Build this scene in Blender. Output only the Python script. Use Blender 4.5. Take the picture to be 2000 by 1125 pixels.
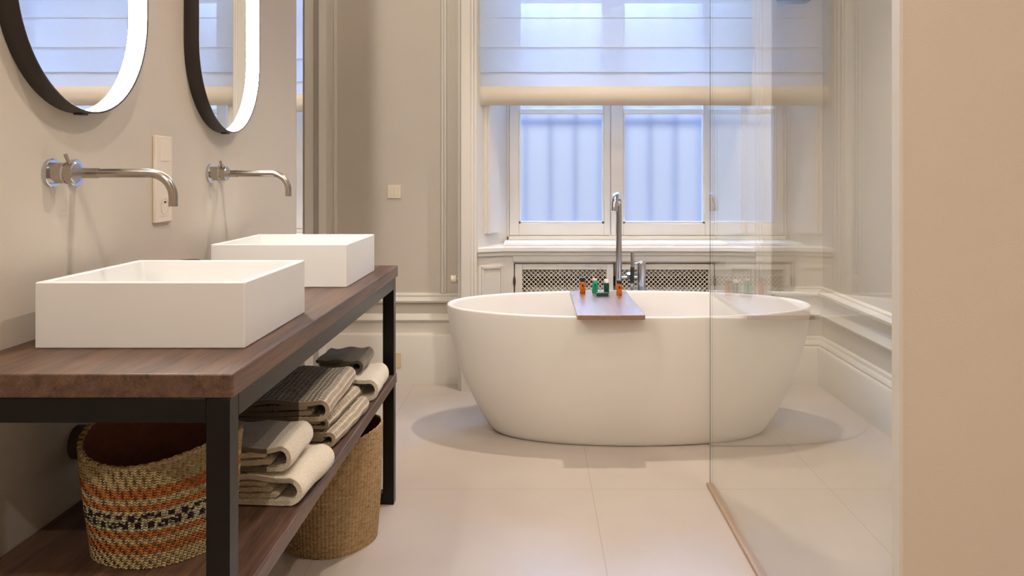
import bpy, bmesh, math, random
from math import pi, sin, cos, radians as R
from mathutils import Vector, noise
random.seed(4)
for o in list(bpy.data.objects): bpy.data.objects.remove(o)
sc = bpy.context.scene
COL = sc.collection
# ---------------------------------------------------------------- camera, world, lights, exposure
F, VX, VY, H = 1550.0, 1045.0, 341.0, 1.11
cam = bpy.data.cameras.new('camera'); co = bpy.data.objects.new('camera', cam); COL.objects.link(co)
co.location = (0, 0, H); co.rotation_euler = (pi/2, 0, 0)
cam.sensor_width = 36; cam.lens = 36*F/2000; cam.shift_x = -(VX-1000)/2000; cam.shift_y = -(562.5-VY)/2000
cam.clip_start = .02
sc.camera = co
sc.view_settings.view_transform = 'Standard'; sc.view_settings.look = 'None'
sc.view_settings.gamma = 1; sc.view_settings.use_curve_mapping = False
sc.view_settings.exposure = 0.02
w = bpy.data.worlds.new('sky'); sc.world = w; w.use_nodes = True
wn = w.node_tree.nodes; wl = w.node_tree.links
bg = wn['Background']; bg.inputs[1].default_value = 1.9
tc = wn.new('ShaderNodeTexCoord'); sp = wn.new('ShaderNodeSeparateXYZ'); wl.new(tc.outputs['Generated'], sp.inputs[0])
mr = wn.new('ShaderNodeMapRange'); mr.inputs[1].default_value = .04; mr.inputs[2].default_value = .55; wl.new(sp.outputs[2], mr.inputs[0])
st = wn.new('ShaderNodeMapRange'); st.inputs[1].default_value = .12; st.inputs[2].default_value = .6; st.inputs[3].default_value = .95; st.inputs[4].default_value = 5; wl.new(sp.outputs[2], st.inputs[0]); wl.new(st.outputs[0], bg.inputs[1])
mx = wn.new('ShaderNodeMix'); mx.data_type = 'RGBA'; wl.new(mr.outputs[0], mx.inputs[0])
mx.inputs[6].default_value = (.65, .74, 1.0, 1); mx.inputs[7].default_value = (.50, .68, 1.0, 1)
wl.new(mx.outputs[2], bg.inputs[0])
WARM = (1.0, .875, .765)
CZ = 3.35
def spot(name, x, y, e, ang=125, r=.035, col=WARM, aim=None, blend=.5):
    l = bpy.data.lights.new(name, 'SPOT'); l.energy = e; l.color = col; l.spot_size = R(ang); l.spot_blend = blend
    l.shadow_soft_size = r
    o = bpy.data.objects.new(name, l); COL.objects.link(o); o.location = (x, y, CZ-.04)
    if aim: o.rotation_euler = (Vector(aim)-Vector(o.location)).to_track_quat('-Z', 'Y').to_euler()
spot('downlight_bath', .42, 3.30, 155, 80, aim=(.42, 3.05, 0), blend=.7)
spot('downlight_room', .15, .25, 88)
spot('downlight_vanity', -.50, 1.75, 12, 62)
spot('downlight_shower', 1.08, 1.75, 82)
def skylight():
    l = bpy.data.lights.new('sky_daylight', 'AREA'); l.energy = 900; l.color = (.36, .56, 1.0); l.size = 2.2
    o = bpy.data.objects.new('sky_daylight', l); COL.objects.link(o); o.location = (.42, 6.2, 3.6)
    o.rotation_euler = (Vector((.42, 3.6, .6))-Vector(o.location)).to_track_quat('-Z', 'Y').to_euler()
skylight()
spot('fill_back_wall', -.30, 3.05, 30, 96, aim=(-.40, 4.3, 1.2), blend=.9)  # added fill that lightens the back wall, no known ceiling lamp
spot('downlight_entry', -.25, -1.2, 115)
# ---------------------------------------------------------------- helpers
def P(x, y, D): return Vector(((x-VX)*D/F, D, H-(y-VY)*D/F))
WX = -.945
def yw(x): return -WX*F/(VX-x)
def obj(name, bm, mat, parent=None, bevel=0, seg=2, smooth=True, angle=35, mats=None):
    bmesh.ops.recalc_face_normals(bm, faces=bm.faces)
    me = bpy.data.meshes.new(name); bm.to_mesh(me); bm.free()
    for m in (mats or [mat]): me.materials.append(m)
    if smooth:
        me.polygons.foreach_set('use_smooth', [True]*len(me.polygons)); me.set_sharp_from_angle(angle=R(angle))
    o = bpy.data.objects.new(name, me); COL.objects.link(o)
    if parent: o.parent = parent
    if bevel:
        b = o.modifiers.new('bevel', 'BEVEL'); b.width = bevel; b.segments = seg; b.limit_method = 'ANGLE'; b.angle_limit = R(40)
        b.harden_normals = False
    return o
def tag(o, label=None, cat=None, group=None, kind=None):
    if label: o['label'] = label
    if cat: o['category'] = cat
    if group: o['group'] = group
    if kind: o['kind'] = kind
    return o
def thing(name, label, cat, loc=(0, 0, 0), group=None):
    o = bpy.data.objects.new(name, None); COL.objects.link(o); o.location = loc; o.empty_display_size = .05
    return tag(o, label, cat, group)
def struct(name, bm, mat, parent=None, **k):
    o = obj(name, bm, mat, parent, **k)
    if not parent: o['kind'] = 'structure'
    return o
def NB(): return bmesh.new()
def box(bm, x0, x1, y0, y1, z0, z1):
    vs = [bm.verts.new(p) for p in ((x0,y0,z0),(x1,y0,z0),(x1,y1,z0),(x0,y1,z0),(x0,y0,z1),(x1,y0,z1),(x1,y1,z1),(x0,y1,z1))]
    for f in ((0,3,2,1),(4,5,6,7),(0,1,5,4),(1,2,6,5),(2,3,7,6),(3,0,4,7)): bm.faces.new([vs[i] for i in f])
    return bm
def prism(bm, pts, z0, z1):
    a = [bm.verts.new((x, y, z0)) for x, y in pts]; b = [bm.verts.new((x, y, z1)) for x, y in pts]; n = len(pts)
    bm.faces.new(a[::-1]); bm.faces.new(b)
    for i in range(n): bm.faces.new((a[i], a[(i+1) % n], b[(i+1) % n], b[i]))
    return bm
def extr(bm, prof, p0, p1, out, up=(0, 0, 1)):
    """extrude a profile of (out, up) points from p0 to p1"""
    p0, p1, out, up = Vector(p0), Vector(p1), Vector(out), Vector(up)
    a = [bm.verts.new(p0+out*u+up*v) for u, v in prof]; b = [bm.verts.new(p1+out*u+up*v) for u, v in prof]; n = len(prof)
    bm.faces.new(a); bm.faces.new(b[::-1])
    for i in range(n): bm.faces.new((a[i], b[i], b[(i+1) % n], a[(i+1) % n]))
    return bm
def tube(bm, pts, r, n=20, cap=True):
    pts = [Vector(p) for p in pts]; rs = r if isinstance(r, (list, tuple)) else [r]*len(pts)
    t0 = (pts[1]-pts[0]).normalized(); ref = Vector((0, 0, 1)) if abs(t0.z) < .9 else Vector((1, 0, 0))
    u = t0.cross(ref).normalized(); rings = []
    for i, p in enumerate(pts):
        if i == 0: t = t0
        elif i == len(pts)-1: t = (p-pts[i-1]).normalized()
        else: t = ((p-pts[i-1]).normalized()+(pts[i+1]-p).normalized()).normalized()
        u = (u-t*u.dot(t)).normalized(); v = t.cross(u)
        rings.append([bm.verts.new(p+(u*cos(2*pi*k/n)+v*sin(2*pi*k/n))*rs[i]) for k in range(n)])
    for a, b in zip(rings, rings[1:]):
        for k in range(n): bm.faces.new((a[k], a[(k+1) % n], b[(k+1) % n], b[k]))
    if cap: bm.faces.new(rings[0][::-1]); bm.faces.new(rings[-1])
    return bm
def lathe(bm, prof, c=(0, 0, 0), n=40, ax='z'):
    rings = []
    for r, h in prof:
        if r < 1e-6: rings.append([None]); q = (0, 0, h)
        ring = []
        for k in range(1 if r < 1e-6 else n):
            a = 2*pi*k/n; p = (r*cos(a), r*sin(a), h)
            if ax == 'x': p = (p[2], p[0], p[1])
            if ax == 'y': p = (p[0], p[2], p[1])
            ring.append(bm.verts.new((p[0]+c[0], p[1]+c[1], p[2]+c[2])))
        rings[-1:] = [ring] if r < 1e-6 else rings[-1:]+[ring] if rings else [ring]
    for a, b in zip(rings, rings[1:]):
        if len(a) == 1 and len(b) == 1: continue
        if len(a) == 1:
            for k in range(n): bm.faces.new((a[0], b[(k+1) % n], b[k]))
        elif len(b) == 1:
            for k in range(n): bm.faces.new((a[k], a[(k+1) % n], b[0]))
        else:
            for k in range(n): bm.faces.new((a[k], a[(k+1) % n], b[(k+1) % n], b[k]))
    return bm
# ---------------------------------------------------------------- materials
def s2l(c): return tuple(((v/255)/12.92 if v/255 <= .04045 else ((v/255+.055)/1.055)**2.4) for v in c)+(1,)
class M:
    def __init__(s, name):
        s.m = bpy.data.materials.new(name); s.m.use_nodes = True; s.t = s.m.node_tree; s.n = s.t.nodes; s.l = s.t.links
        s.b = s.n['Principled BSDF']; s.out = s.n['Material Output']
    def node(s, t, **k):
        nd = s.n.new(t)
        for a, v in k.items():
            if isinstance(a, str) and hasattr(nd, a): setattr(nd, a, v)
        return nd
    def set(s, **k):
        for a, v in k.items(): s.b.inputs[a.replace('_', ' ')].default_value = v
        return s
def simple(name, col, rough=.5, metal=0, noise_s=0, noise_a=.06, bump=0, bump_s=200, coat=0, spec=.5):
    m = M(name); c = s2l(col); m.set(Base_Color=c, Roughness=rough, Metallic=metal)
    m.b.inputs['Coat Weight'].default_value = coat; m.b.inputs['Specular IOR Level'].default_value = spec
    t = m.node('ShaderNodeTexCoord')
    if noise_s:
        n = m.node('ShaderNodeTexNoise'); n.inputs['Scale'].default_value = noise_s; n.inputs['Detail'].default_value = 5
        m.l.new(t.outputs['Object'], n.inputs['Vector'])
        mix = m.node('ShaderNodeMix'); mix.data_type = 'RGBA'
        mix.inputs[6].default_value = tuple(max(0, v*(1-noise_a)) for v in c[:3])+(1,)
        mix.inputs[7].default_value = tuple(min(1, v*(1+noise_a)) for v in c[:3])+(1,)
        m.l.new(n.outputs[0], mix.inputs[0]); m.l.new(mix.outputs[2], m.b.inputs['Base Color'])
    if bump:
        n = m.node('ShaderNodeTexNoise'); n.inputs['Scale'].default_value = bump_s; n.inputs['Detail'].default_value = 3
        m.l.new(t.outputs['Object'], n.inputs['Vector'])
        b = m.node('ShaderNodeBump'); b.inputs['Strength'].default_value = bump; b.inputs['Distance'].default_value = .002
        m.l.new(n.outputs[0], b.inputs['Height']); m.l.new(b.outputs[0], m.b.inputs['Normal'])
    return m.m
paint = simple('wall_paint', (206, 197, 184), .75, noise_s=3, noise_a=.03, bump=.25, bump_s=260)
paint_part = simple('partition_paint', (214, 201, 186), .8, noise_s=3, noise_a=.02, bump=.35, bump_s=300)
woodwork = simple('painted_woodwork', (219, 213, 202), .5, noise_s=4, noise_a=.03)
ceilp = simple('ceiling_paint', (235, 230, 220), .8)
sillp = simple('sill_paint', (232, 230, 224), .35)
acryl = simple('solid_surface', (229, 229, 228), .38, noise_s=6, noise_a=.015)
stone = simple('stone_resin', (235, 230, 222), .33, noise_s=5, noise_a=.015)
black = simple('black_steel', (8, 5, 4), .34, noise_s=8, noise_a=.25, bump=.15, bump_s=60, spec=.32)
chrome = simple('brushed_nickel', (178, 170, 162), .2, metal=1)
chromeb = simple('polished_steel', (200, 203, 208), .12, metal=1)
darkm = simple('dark_bronze', (112, 98, 88), .35, metal=.8)
frameb = simple('mirror_frame_black', (40, 33, 29), .45, noise_s=6, noise_a=.1)
plast = simple('switch_plastic', (232, 220, 200), .35)
plastd = simple('socket_hollow', (200, 186, 160), .5)
holem = simple('socket_hole', (30, 26, 24), .6)
rubber = simple('dark_rubber', (34, 32, 38), .5)
copper = simple('copper_rim', (160, 95, 70), .3, metal=1)
iron = simple('outdoor_iron', (70, 95, 140), .6)
capk = simple('black_cap', (20, 24, 40), .3)
capp = simple('pink_cap', (235, 190, 180), .35)
capw = simple('white_cap', (235, 232, 225), .35)
boxk = simple('dark_card', (38, 60, 60), .5)
lblm = simple('bottle_print', (60, 30, 18), .5)
lblg = simple('bottle_print_green', (10, 90, 75), .5)
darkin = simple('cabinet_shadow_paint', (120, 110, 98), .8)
hingem = simple('brass_hinge', (90, 82, 72), .4, metal=.6)
channel = simple('floor_channel_metal', (186, 160, 135), .35, metal=.35)
meshm = simple('grille_paint', (232, 224, 210), .45)
def glassy(name, col, rough=.08, trans=.6):
    m = M(name); m.set(Base_Color=s2l(col), Roughness=rough, IOR=1.4); m.b.inputs['Transmission Weight'].default_value = trans; return m.m
amber = glassy('amber_liquid', (225, 125, 30)); teal = glassy('teal_liquid', (35, 190, 145)); dgreen = glassy('dark_green_liquid', (12, 85, 70), trans=.35)
tumbm = glassy('smoky_glass', (230, 220, 210), trans=.9)
# mirror
m = M('mirror_silver'); m.set(Base_Color=(.93, .94, .95, 1), Metallic=1, Roughness=.01); mirror = m.m
# LED
m = M('led_strip'); m.set(Base_Color=(1, 1, 1, 1)); m.b.inputs['Emission Color'].default_value = (1, .92, .82, 1); m.b.inputs['Emission Strength'].default_value = 105; led = m.m
# shower glass: clear pane, Fresnel reflection both sides
def clear_glass(name, tint=(.97, .985, .975, 1)):
    m = M(name); m.n.remove(m.b)
    geo = m.node('ShaderNodeNewGeometry'); mr = m.node('ShaderNodeMapRange'); mr.inputs[3].default_value = 1.5; mr.inputs[4].default_value = 1/1.5
    m.l.new(geo.outputs['Backfacing'], mr.inputs[0])
    fr = m.node('ShaderNodeFresnel'); m.l.new(mr.outputs[0], fr.inputs['IOR'])
    tr = m.node('ShaderNodeBsdfTransparent'); tr.inputs[0].default_value = tint
    gl = m.node('ShaderNodeBsdfGlossy'); gl.inputs['Roughness'].default_value = 0; gl.inputs[0].default_value = (1, 1, 1, 1)
    mx = m.node('ShaderNodeMixShader'); m.l.new(fr.outputs[0], mx.inputs[0]); m.l.new(tr.outputs[0], mx.inputs[1]); m.l.new(gl.outputs[0], mx.inputs[2])
    m.l.new(mx.outputs[0], m.out.inputs[0]); return m.m
glass = clear_glass('clear_glass')
edgeg = glassy('glass_edge', (60, 85, 90), .2, .3)
# frosted window glass: light scatters through, shapes behind stay as soft shadows
def frosted():
    m = M('frosted_glass'); m.n.remove(m.b)
    tr = m.node('ShaderNodeBsdfTransparent'); tr.inputs[0].default_value = (.95, .97, 1, 1)
    rf = m.node('ShaderNodeBsdfRefraction'); rf.inputs['Roughness'].default_value = .5; rf.inputs['IOR'].default_value = 1.4; rf.inputs[0].default_value = (.95, .97, 1, 1)
    gl = m.node('ShaderNodeBsdfGlossy'); gl.inputs['Roughness'].default_value = .25
    a = m.node('ShaderNodeMixShader'); a.inputs[0].default_value = .88; m.l.new(tr.outputs[0], a.inputs[1]); m.l.new(rf.outputs[0], a.inputs[2])
    b = m.node('ShaderNodeMixShader'); b.inputs[0].default_value = .05; m.l.new(a.outputs[0], b.inputs[1]); m.l.new(gl.outputs[0], b.inputs[2])
    m.l.new(b.outputs[0], m.out.inputs[0]); return m.m
frost = frosted()
def fabric_blind(name, transp, transl, col, weave=True):
    m = M(name); m.n.remove(m.b); c = s2l(col)
    tcx = m.node('ShaderNodeTexCoord'); n = m.node('ShaderNodeTexNoise'); n.inputs['Scale'].default_value = 90; n.inputs['Detail'].default_value = 4
    mp = m.node('ShaderNodeMapping'); mp.inputs['Scale'].default_value = (1, 1, 5); m.l.new(tcx.outputs['Object'], mp.inputs[0]); m.l.new(mp.outputs[0], n.inputs['Vector'])
    mix = m.node('ShaderNodeMix'); mix.data_type = 'RGBA'; mix.inputs[6].default_value = tuple(v*.86 for v in c[:3])+(1,); mix.inputs[7].default_value = c
    m.l.new(n.outputs[0], mix.inputs[0])
    d = m.node('ShaderNodeBsdfDiffuse'); t = m.node('ShaderNodeBsdfTranslucent'); x = m.node('ShaderNodeBsdfTransparent')
    m.l.new(mix.outputs[2], d.inputs[0]); m.l.new(mix.outputs[2], t.inputs[0])
    a = m.node('ShaderNodeMixShader'); a.inputs[0].default_value = transl; m.l.new(d.outputs[0], a.inputs[1]); m.l.new(t.outputs[0], a.inputs[2])
    b = m.node('ShaderNodeMixShader'); b.inputs[0].default_value = transp; m.l.new(a.outputs[0], b.inputs[1]); m.l.new(x.outputs[0], b.inputs[2])
    m.l.new(b.outputs[0], m.out.inputs[0]); return m.m
blindm = fabric_blind('blind_voile', .13, .28, (208, 217, 230))
blind2 = fabric_blind('blind_voile_double', .04, .28, (210, 215, 222))
hemm = fabric_blind('blind_hem', .0, .10, (222, 211, 194))
# floor tiles
def floor_mat():
    m = M('large_format_tile'); t = m.node('ShaderNodeTexCoord'); s = m.node('ShaderNodeSeparateXYZ'); m.l.new(t.outputs['Object'], s.inputs[0])
    def joint(out, off, size):
        a = m.node('ShaderNodeMath', operation='SUBTRACT'); m.l.new(out, a.inputs[0]); a.inputs[1].default_value = off
        b = m.node('ShaderNodeMath', operation='DIVIDE'); m.l.new(a.outputs[0], b.inputs[0]); b.inputs[1].default_value = size
        c = m.node('ShaderNodeMath', operation='PINGPONG'); m.l.new(b.outputs[0], c.inputs[0]); c.inputs[1].default_value = .5
        d = m.node('ShaderNodeMath', operation='LESS_THAN'); m.l.new(c.outputs[0], d.inputs[0]); d.inputs[1].default_value = .0016/size; return d
    j1 = joint(s.outputs[0], .200, .84); j2 = joint(s.outputs[1], 2.80, 1.2)
    mxm = m.node('ShaderNodeMath', operation='MAXIMUM'); m.l.new(j1.outputs[0], mxm.inputs[0]); m.l.new(j2.outputs[0], mxm.inputs[1])
    n = m.node('ShaderNodeTexNoise'); n.inputs['Scale'].default_value = 3.2; n.inputs['Detail'].default_value = 8; n.inputs['Roughness'].default_value = .6; m.l.new(t.outputs['Object'], n.inputs['Vector'])
    mix = m.node('ShaderNodeMix'); mix.data_type = 'RGBA'; mix.inputs[6].default_value = s2l((179, 168, 158)); mix.inputs[7].default_value = s2l((201, 189, 178)); m.l.new(n.outputs[0], mix.inputs[0])
    mx = m.node('ShaderNodeMix'); mx.data_type = 'RGBA'; m.l.new(mxm.outputs[0], mx.inputs[0]); m.l.new(mix.outputs[2], mx.inputs[6]); mx.inputs[7].default_value = s2l((170, 157, 145))
    m.l.new(mx.outputs[2], m.b.inputs['Base Color'])
    r = m.node('ShaderNodeMapRange'); r.inputs[3].default_value = .30; r.inputs[4].default_value = .44; m.l.new(n.outputs[0], r.inputs[0]); m.l.new(r.outputs[0], m.b.inputs['Roughness'])
    return m.m
tile = floor_mat()
def wood(name, dark, light, axis='y', rough=.42, scale=1.0):
    m = M(name); t = m.node('ShaderNodeTexCoord'); mp = m.node('ShaderNodeMapping')
    mp.inputs['Scale'].default_value = (22*scale, 1.3*scale, 22*scale) if axis == 'y' else (1.3*scale, 22*scale, 22*scale)
    m.l.new(t.outputs['Object'], mp.inputs[0])
    n = m.node('ShaderNodeTexNoise'); n.inputs['Scale'].default_value = 2.2; n.inputs['Detail'].default_value = 9; n.inputs['Roughness'].default_value = .62; n.inputs['Distortion'].default_value = .6
    m.l.new(mp.outputs[0], n.inputs['Vector'])
    n2 = m.node('ShaderNodeTexNoise'); n2.inputs['Scale'].default_value = 14; n2.inputs['Detail'].default_value = 4; m.l.new(mp.outputs[0], n2.inputs['Vector'])
    ad = m.node('ShaderNodeMath', operation='MULTIPLY_ADD'); m.l.new(n2.outputs[0], ad.inputs[0]); ad.inputs[1].default_value = .45; m.l.new(n.outputs[0], ad.inputs[2])
    rp = m.node('ShaderNodeMapRange'); rp.inputs[1].default_value = .45; rp.inputs[2].default_value = .98; m.l.new(ad.outputs[0], rp.inputs[0])
    mix = m.node('ShaderNodeMix'); mix.data_type = 'RGBA'; mix.inputs[6].default_value = s2l(dark); mix.inputs[7].default_value = s2l(light); m.l.new(rp.outputs[0], mix.inputs[0])
    m.l.new(mix.outputs[2], m.b.inputs['Base Color']); m.set(Roughness=rough)
    b = m.node('ShaderNodeBump'); b.inputs['Strength'].default_value = .25; b.inputs['Distance'].default_value = .0015
    m.l.new(rp.outputs[0], b.inputs['Height']); m.l.new(b.outputs[0], m.b.inputs['Normal']); return m.m
oak = wood('stained_oak', (42, 26, 19), (116, 86, 68))
oakend = oak
walnut = wood('bath_board_wood', (122, 90, 66), (160, 122, 92), rough=.3); walnut.node_tree.nodes['Principled BSDF'].inputs['Coat Weight'].default_value = .8; walnut.node_tree.nodes['Principled BSDF'].inputs['Coat Roughness'].default_value = .25
# towels: UV.x runs along the fold path, UV.y along depth (both metres)
def towel_mat(name, cols, split=None, waffle=False):
    m = M(name); c1 = s2l(cols[0]); uv = m.node('ShaderNodeUVMap')
    n = m.node('ShaderNodeTexNoise'); n.inputs['Scale'].default_value = 260 if not waffle else 60; n.inputs['Detail'].default_value = 4
    t = m.node('ShaderNodeTexCoord'); m.l.new(t.outputs['Object'], n.inputs['Vector'])
    base = m.node('ShaderNodeMix'); base.data_type = 'RGBA'; base.inputs[6].default_value = c1; base.inputs[7].default_value = s2l(cols[1]) if len(cols) > 1 else c1
    if split is not None:
        s = m.node('ShaderNodeSeparateXYZ'); m.l.new(t.outputs['Object'], s.inputs[0])
        a = m.node('ShaderNodeMath', operation='GREATER_THAN'); m.l.new(s.outputs[0], a.inputs[0]); a.inputs[1].default_value = split; m.l.new(a.outputs[0], base.inputs[0])
    else: base.inputs[0].default_value = 0
    sh = m.node('ShaderNodeMix'); sh.data_type = 'RGBA'; sh.blend_type = 'MULTIPLY'; sh.inputs[0].default_value = .35
    rr = m.node('ShaderNodeMapRange'); rr.inputs[1].default_value = .3; rr.inputs[2].default_value = .7; rr.inputs[3].default_value = .55; m.l.new(n.outputs[0], rr.inputs[0])
    m.l.new(base.outputs[2], sh.inputs[6]); m.l.new(rr.outputs[0], sh.inputs[7])
    hgt = n.outputs[0]; dist = .004; last = sh.outputs[2]
    if waffle:
        s2 = m.node('ShaderNodeSeparateXYZ'); m.l.new(uv.outputs[0], s2.inputs[0])
        ws = []
        for k in (0, 1):
            a = m.node('ShaderNodeMath', operation='MULTIPLY'); m.l.new(s2.outputs[k], a.inputs[0]); a.inputs[1].default_value = 2*pi/.0125
            b = m.node('ShaderNodeMath', operation='SINE'); m.l.new(a.outputs[0], b.inputs[0]); ws.append(b)
        mm = m.node('ShaderNodeMath', operation='MAXIMUM'); m.l.new(ws[0].outputs[0], mm.inputs[0]); m.l.new(ws[1].outputs[0], mm.inputs[1])
        hgt = mm.outputs[0]; dist = .005
        r2 = m.node('ShaderNodeMapRange'); r2.inputs[1].default_value = -.6; r2.inputs[2].default_value = .7; r2.inputs[3].default_value = .5; r2.inputs[4].default_value = 1; m.l.new(hgt, r2.inputs[0])
        mu = m.node('ShaderNodeMix'); mu.data_type = 'RGBA'; mu.blend_type = 'MULTIPLY'; mu.inputs[0].default_value = .8
        m.l.new(last, mu.inputs[6]); m.l.new(r2.outputs[0], mu.inputs[7]); last = mu.outputs[2]
    m.l.new(last, m.b.inputs['Base Color']); m.set(Roughness=.95); m.b.inputs['Sheen Weight'].default_value = .4
    b = m.node('ShaderNodeBump'); b.inputs['Strength'].default_value = .9; b.inputs['Distance'].default_value = dist
    m.l.new(hgt, b.inputs['Height']); m.l.new(b.outputs[0], m.b.inputs['Normal']); return m.m
cream, taupe, grey = (240, 228, 206), (122, 103, 82), (116, 104, 84)

# ================================================================ THE ROOM
YB = 4.25          # back wall plane
RX = 1.54          # right wall plane
struct('floor', box(NB(), -2.1, RX+.1, -1.6, 4.6, -.1, 0), tile, smooth=False)
struct('ceiling', box(NB(), -2.1, RX+.1, -1.6, 4.6, CZ, CZ+.1), ceilp, smooth=False)
struct('wall_left', box(NB(), WX-.14, WX, -1.6, 3.14, 0, CZ), paint, smooth=False)
struct('wall_right', box(NB(), RX, RX+.12, -1.6, 4.6, 0, CZ), paint, smooth=False)
struct('wall_front', box(NB(), -2.1, RX+.1, -1.7, -1.6, 0, CZ), paint, smooth=False)
struct('wall_alcove', box(NB(), -2.1, -2.0, 3.03, 4.6, 0, CZ), paint, smooth=False)
struct('wall_alcove_side', box(NB(), -2.0, WX-.14, 3.00, 3.14, 0, CZ), paint, smooth=False)
PL, PR = -.30, 1.14                         # inner edges of the window casings
bm = NB()
box(bm, -2.1, PL-.04, YB, YB+.22, 0, CZ); box(bm, PR+.04, RX+.1, YB, YB+.22, 0, CZ); box(bm, PL-.04, PR+.04, YB, YB+.22, 2.95, CZ)
struct('wall_back', bm, paint, smooth=False)
# foreground partition, end cut slightly on the skew
struct('wall_partition', prism(NB(), [(.600, 1.30), (RX, 1.30), (RX, 1.42), (.66, 1.42), (.612, 1.352)], 0, CZ), paint_part, bevel=.002)
struct('trim_1', prism(NB(), [(.5965, 1.2985), (.602, 1.2985), (.6145, 1.353), (.609, 1.3545)], 0, CZ-.001), woodwork, smooth=False)
# base mouldings
BASE = [(0, 0), (.045, 0), (.045, .252), (.040, .261), (.030, .264), (.014, .266), (.014, .326), (.026, .329), (.030, .338), (.022, .350), (.014, .362), (.006, .367), (0, .367)]
BASER = [(0, 0), (.045, 0), (.045, .185), (.040, .194), (.026, .198), (.030, .206), (.026, .218), (.016, .226), (.014, .240), (.006, .246), (0, .246)]
RAIL = [(0, .424), (.024, .428), (.028, .438), (.018, .448), (.014, .458), (.016, .466), (.008, .476), (0, .478)]
RAILR = [(0, .455), (.018, .458), (.034, .468), (.038, .482), (.030, .494), (.020, .498), (.020, .506), (0, .512)]
BEADR = [(0, .352), (.020, .354), (.024, .364), (.016, .376), (.006, .400), (0, .412)]
struct('baseboard_back', extr(NB(), BASE, (-2.0, YB, 0), (PL-.10, YB, 0), (0, -1, 0)), woodwork)
struct('baseboard_back_right', extr(NB(), BASER, (PR+.08, YB, 0), (RX, YB, 0), (0, -1, 0)), woodwork)
struct('baseboard_right', extr(NB(), BASER, (RX, YB, 0), (RX, 1.42, 0), (-1, 0, 0)), woodwork)
struct('trim_2', extr(NB(), RAIL, (-2.0, YB, 0), (PL-.10, YB, 0), (0, -1, 0)), woodwork)
struct('trim_7', extr(NB(), BEADR, (PR+.08, YB, 0), (RX, YB, 0), (0, -1, 0)), woodwork)
struct('trim_8', extr(NB(), BEADR, (RX, YB, 0), (RX, 1.42, 0), (-1, 0, 0)), woodwork)
struct('trim_3', extr(NB(), RAILR, (PR+.08, YB, 0), (RX, YB, 0), (0, -1, 0)), woodwork)
struct('trim_4', extr(NB(), RAILR, (RX, YB, 0), (RX, 1.42, 0), (-1, 0, 0)), woodwork)
# panel moulding strips on the back wall (vertical, beside the casing) and on the right wall
MOULD = [(0, 0), (.006, 0), (.016, .006), (.016, .014), (.009, .02), (.009, .03), (0, .034)]
def vmould(bm, x, y, out, along, z0, z1): return extr(bm, MOULD, (x, y, z0), (x, y, z1), out, along)
struct('trim_5', vmould(NB(), -.505, YB, (0, -1, 0), (1, 0, 0), .478, CZ), woodwork)
struct('trim_6', vmould(NB(), -1.06, YB, (0, -1, 0), (-1, 0, 0), .478, CZ), woodwork)
# casings (stepped pilasters) either side of the window, and a door casing in the alcove
def casing(name, x0, x1, flip):
    pts = [(0, 0), (0, .155), (.012, .16), (.02, .19), (.066, .19), (.072, .178), (.08, .178), (.086, .165), (.098, .16), (.098, 0)]
    q = [((x0+u*(x1-x0)/.098) if not flip else (x1-u*(x1-x0)/.098), YB-v) for u, v in pts]
    return struct(name, prism(NB(), q, 0, CZ), woodwork)
casing('trim_9', PL-.098, PL, False); casing('trim_10', PR, PR+.084, True)
bm = prism(NB(), [(-1.225, YB), (-1.225, 4.12), (-1.19, 4.10), (-1.155, 4.13), (-1.12, 4.11), (-1.09, 4.14), (-1.09, YB)], 0, CZ)
struct('trim_11', bm, woodwork)
# mirror-clad narrow end strip of the left wall
t = thing('mirror_strip', 'narrow full-height mirrored strip on the far end of the vanity wall, catching blue window light', 'mirror', (WX, 3.14, 0))
obj('mirror_glass', prism(NB(), [(0, .002), (.0125, .046), (-.02, .046), (-.02, .002)], .0, CZ-.004), mirror, t, smooth=False)
# ---- window recess: splayed reveals, sill, panelled front
WXL, WXR, YW = -.156, 1.008, 4.40
bm = NB()
prism(bm, [(PL-.04, YB-.02), (PL, 4.10), (PL+.004, 4.10), (WXL, YW), (WXL, 4.56), (PL-.04, 4.56)], .70, 2.95)
prism(bm, [(PR+.04, YB-.02), (PR, 4.10), (PR-.004, 4.10), (WXR, YW), (WXR, 4.56), (PR+.04, 4.56)], .70, 2.95)
box(bm, PL-.04, PR+.04, 4.12, 4.56, 2.95, 3.05)
struct('trim_12', bm, woodwork, smooth=False)
bm = NB()      # raised shutter panels along each splay
for s, xa, xb in ((1, PL, WXL), (-1, PR, WXR)):
    dx, dy = xb-xa, YW-4.10; L = math.hypot(dx, dy); nx, ny = s*dy/L, -abs(dx)/L
    for a, b, h in ((.22, .66, .016), (.27, .61, .024)):
        p = [(xa+dx*a, 4.10+dy*a), (xa+dx*b, 4.10+dy*b)]
        prism(bm, [p[0], p[1], (p[1][0]+nx*h, p[1][1]+ny*h), (p[0][0]+nx*h, p[0][1]+ny*h)], .80, 2.80)
struct('trim_13', bm, woodwork, smooth=False)
YS = 4.18
SL, SR = -.148, 1.002
bm = NB()   # sill board with nosing, following the splay
sill = [(PL+.002, 4.085), (SL-.01, 4.150), (SR+.01, 4.150), (PR-.002, 4.085), (PR-.002, 4.40), (PL+.002, 4.40)]
prism(bm, sill, .706, .732)
box(bm, SL-.02, SR+.02, 4.20, 4.42, .732, .748)
struct('trim_14', bm, sillp, bevel=.004)
bm = NB()
prism(bm, [(PL+.002, 4.10), (SL-.004, 4.163), (SR+.004, 4.163), (PR-.002, 4.10), (PR-.002, 4.2), (PL+.002, 4.2)], .684, .706)
prism(bm, [(SL+.03, 4.168), (SR-.03, 4.168), (SR-.03, 4.2), (SL+.03, 4.2)], .652, .684)
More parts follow.
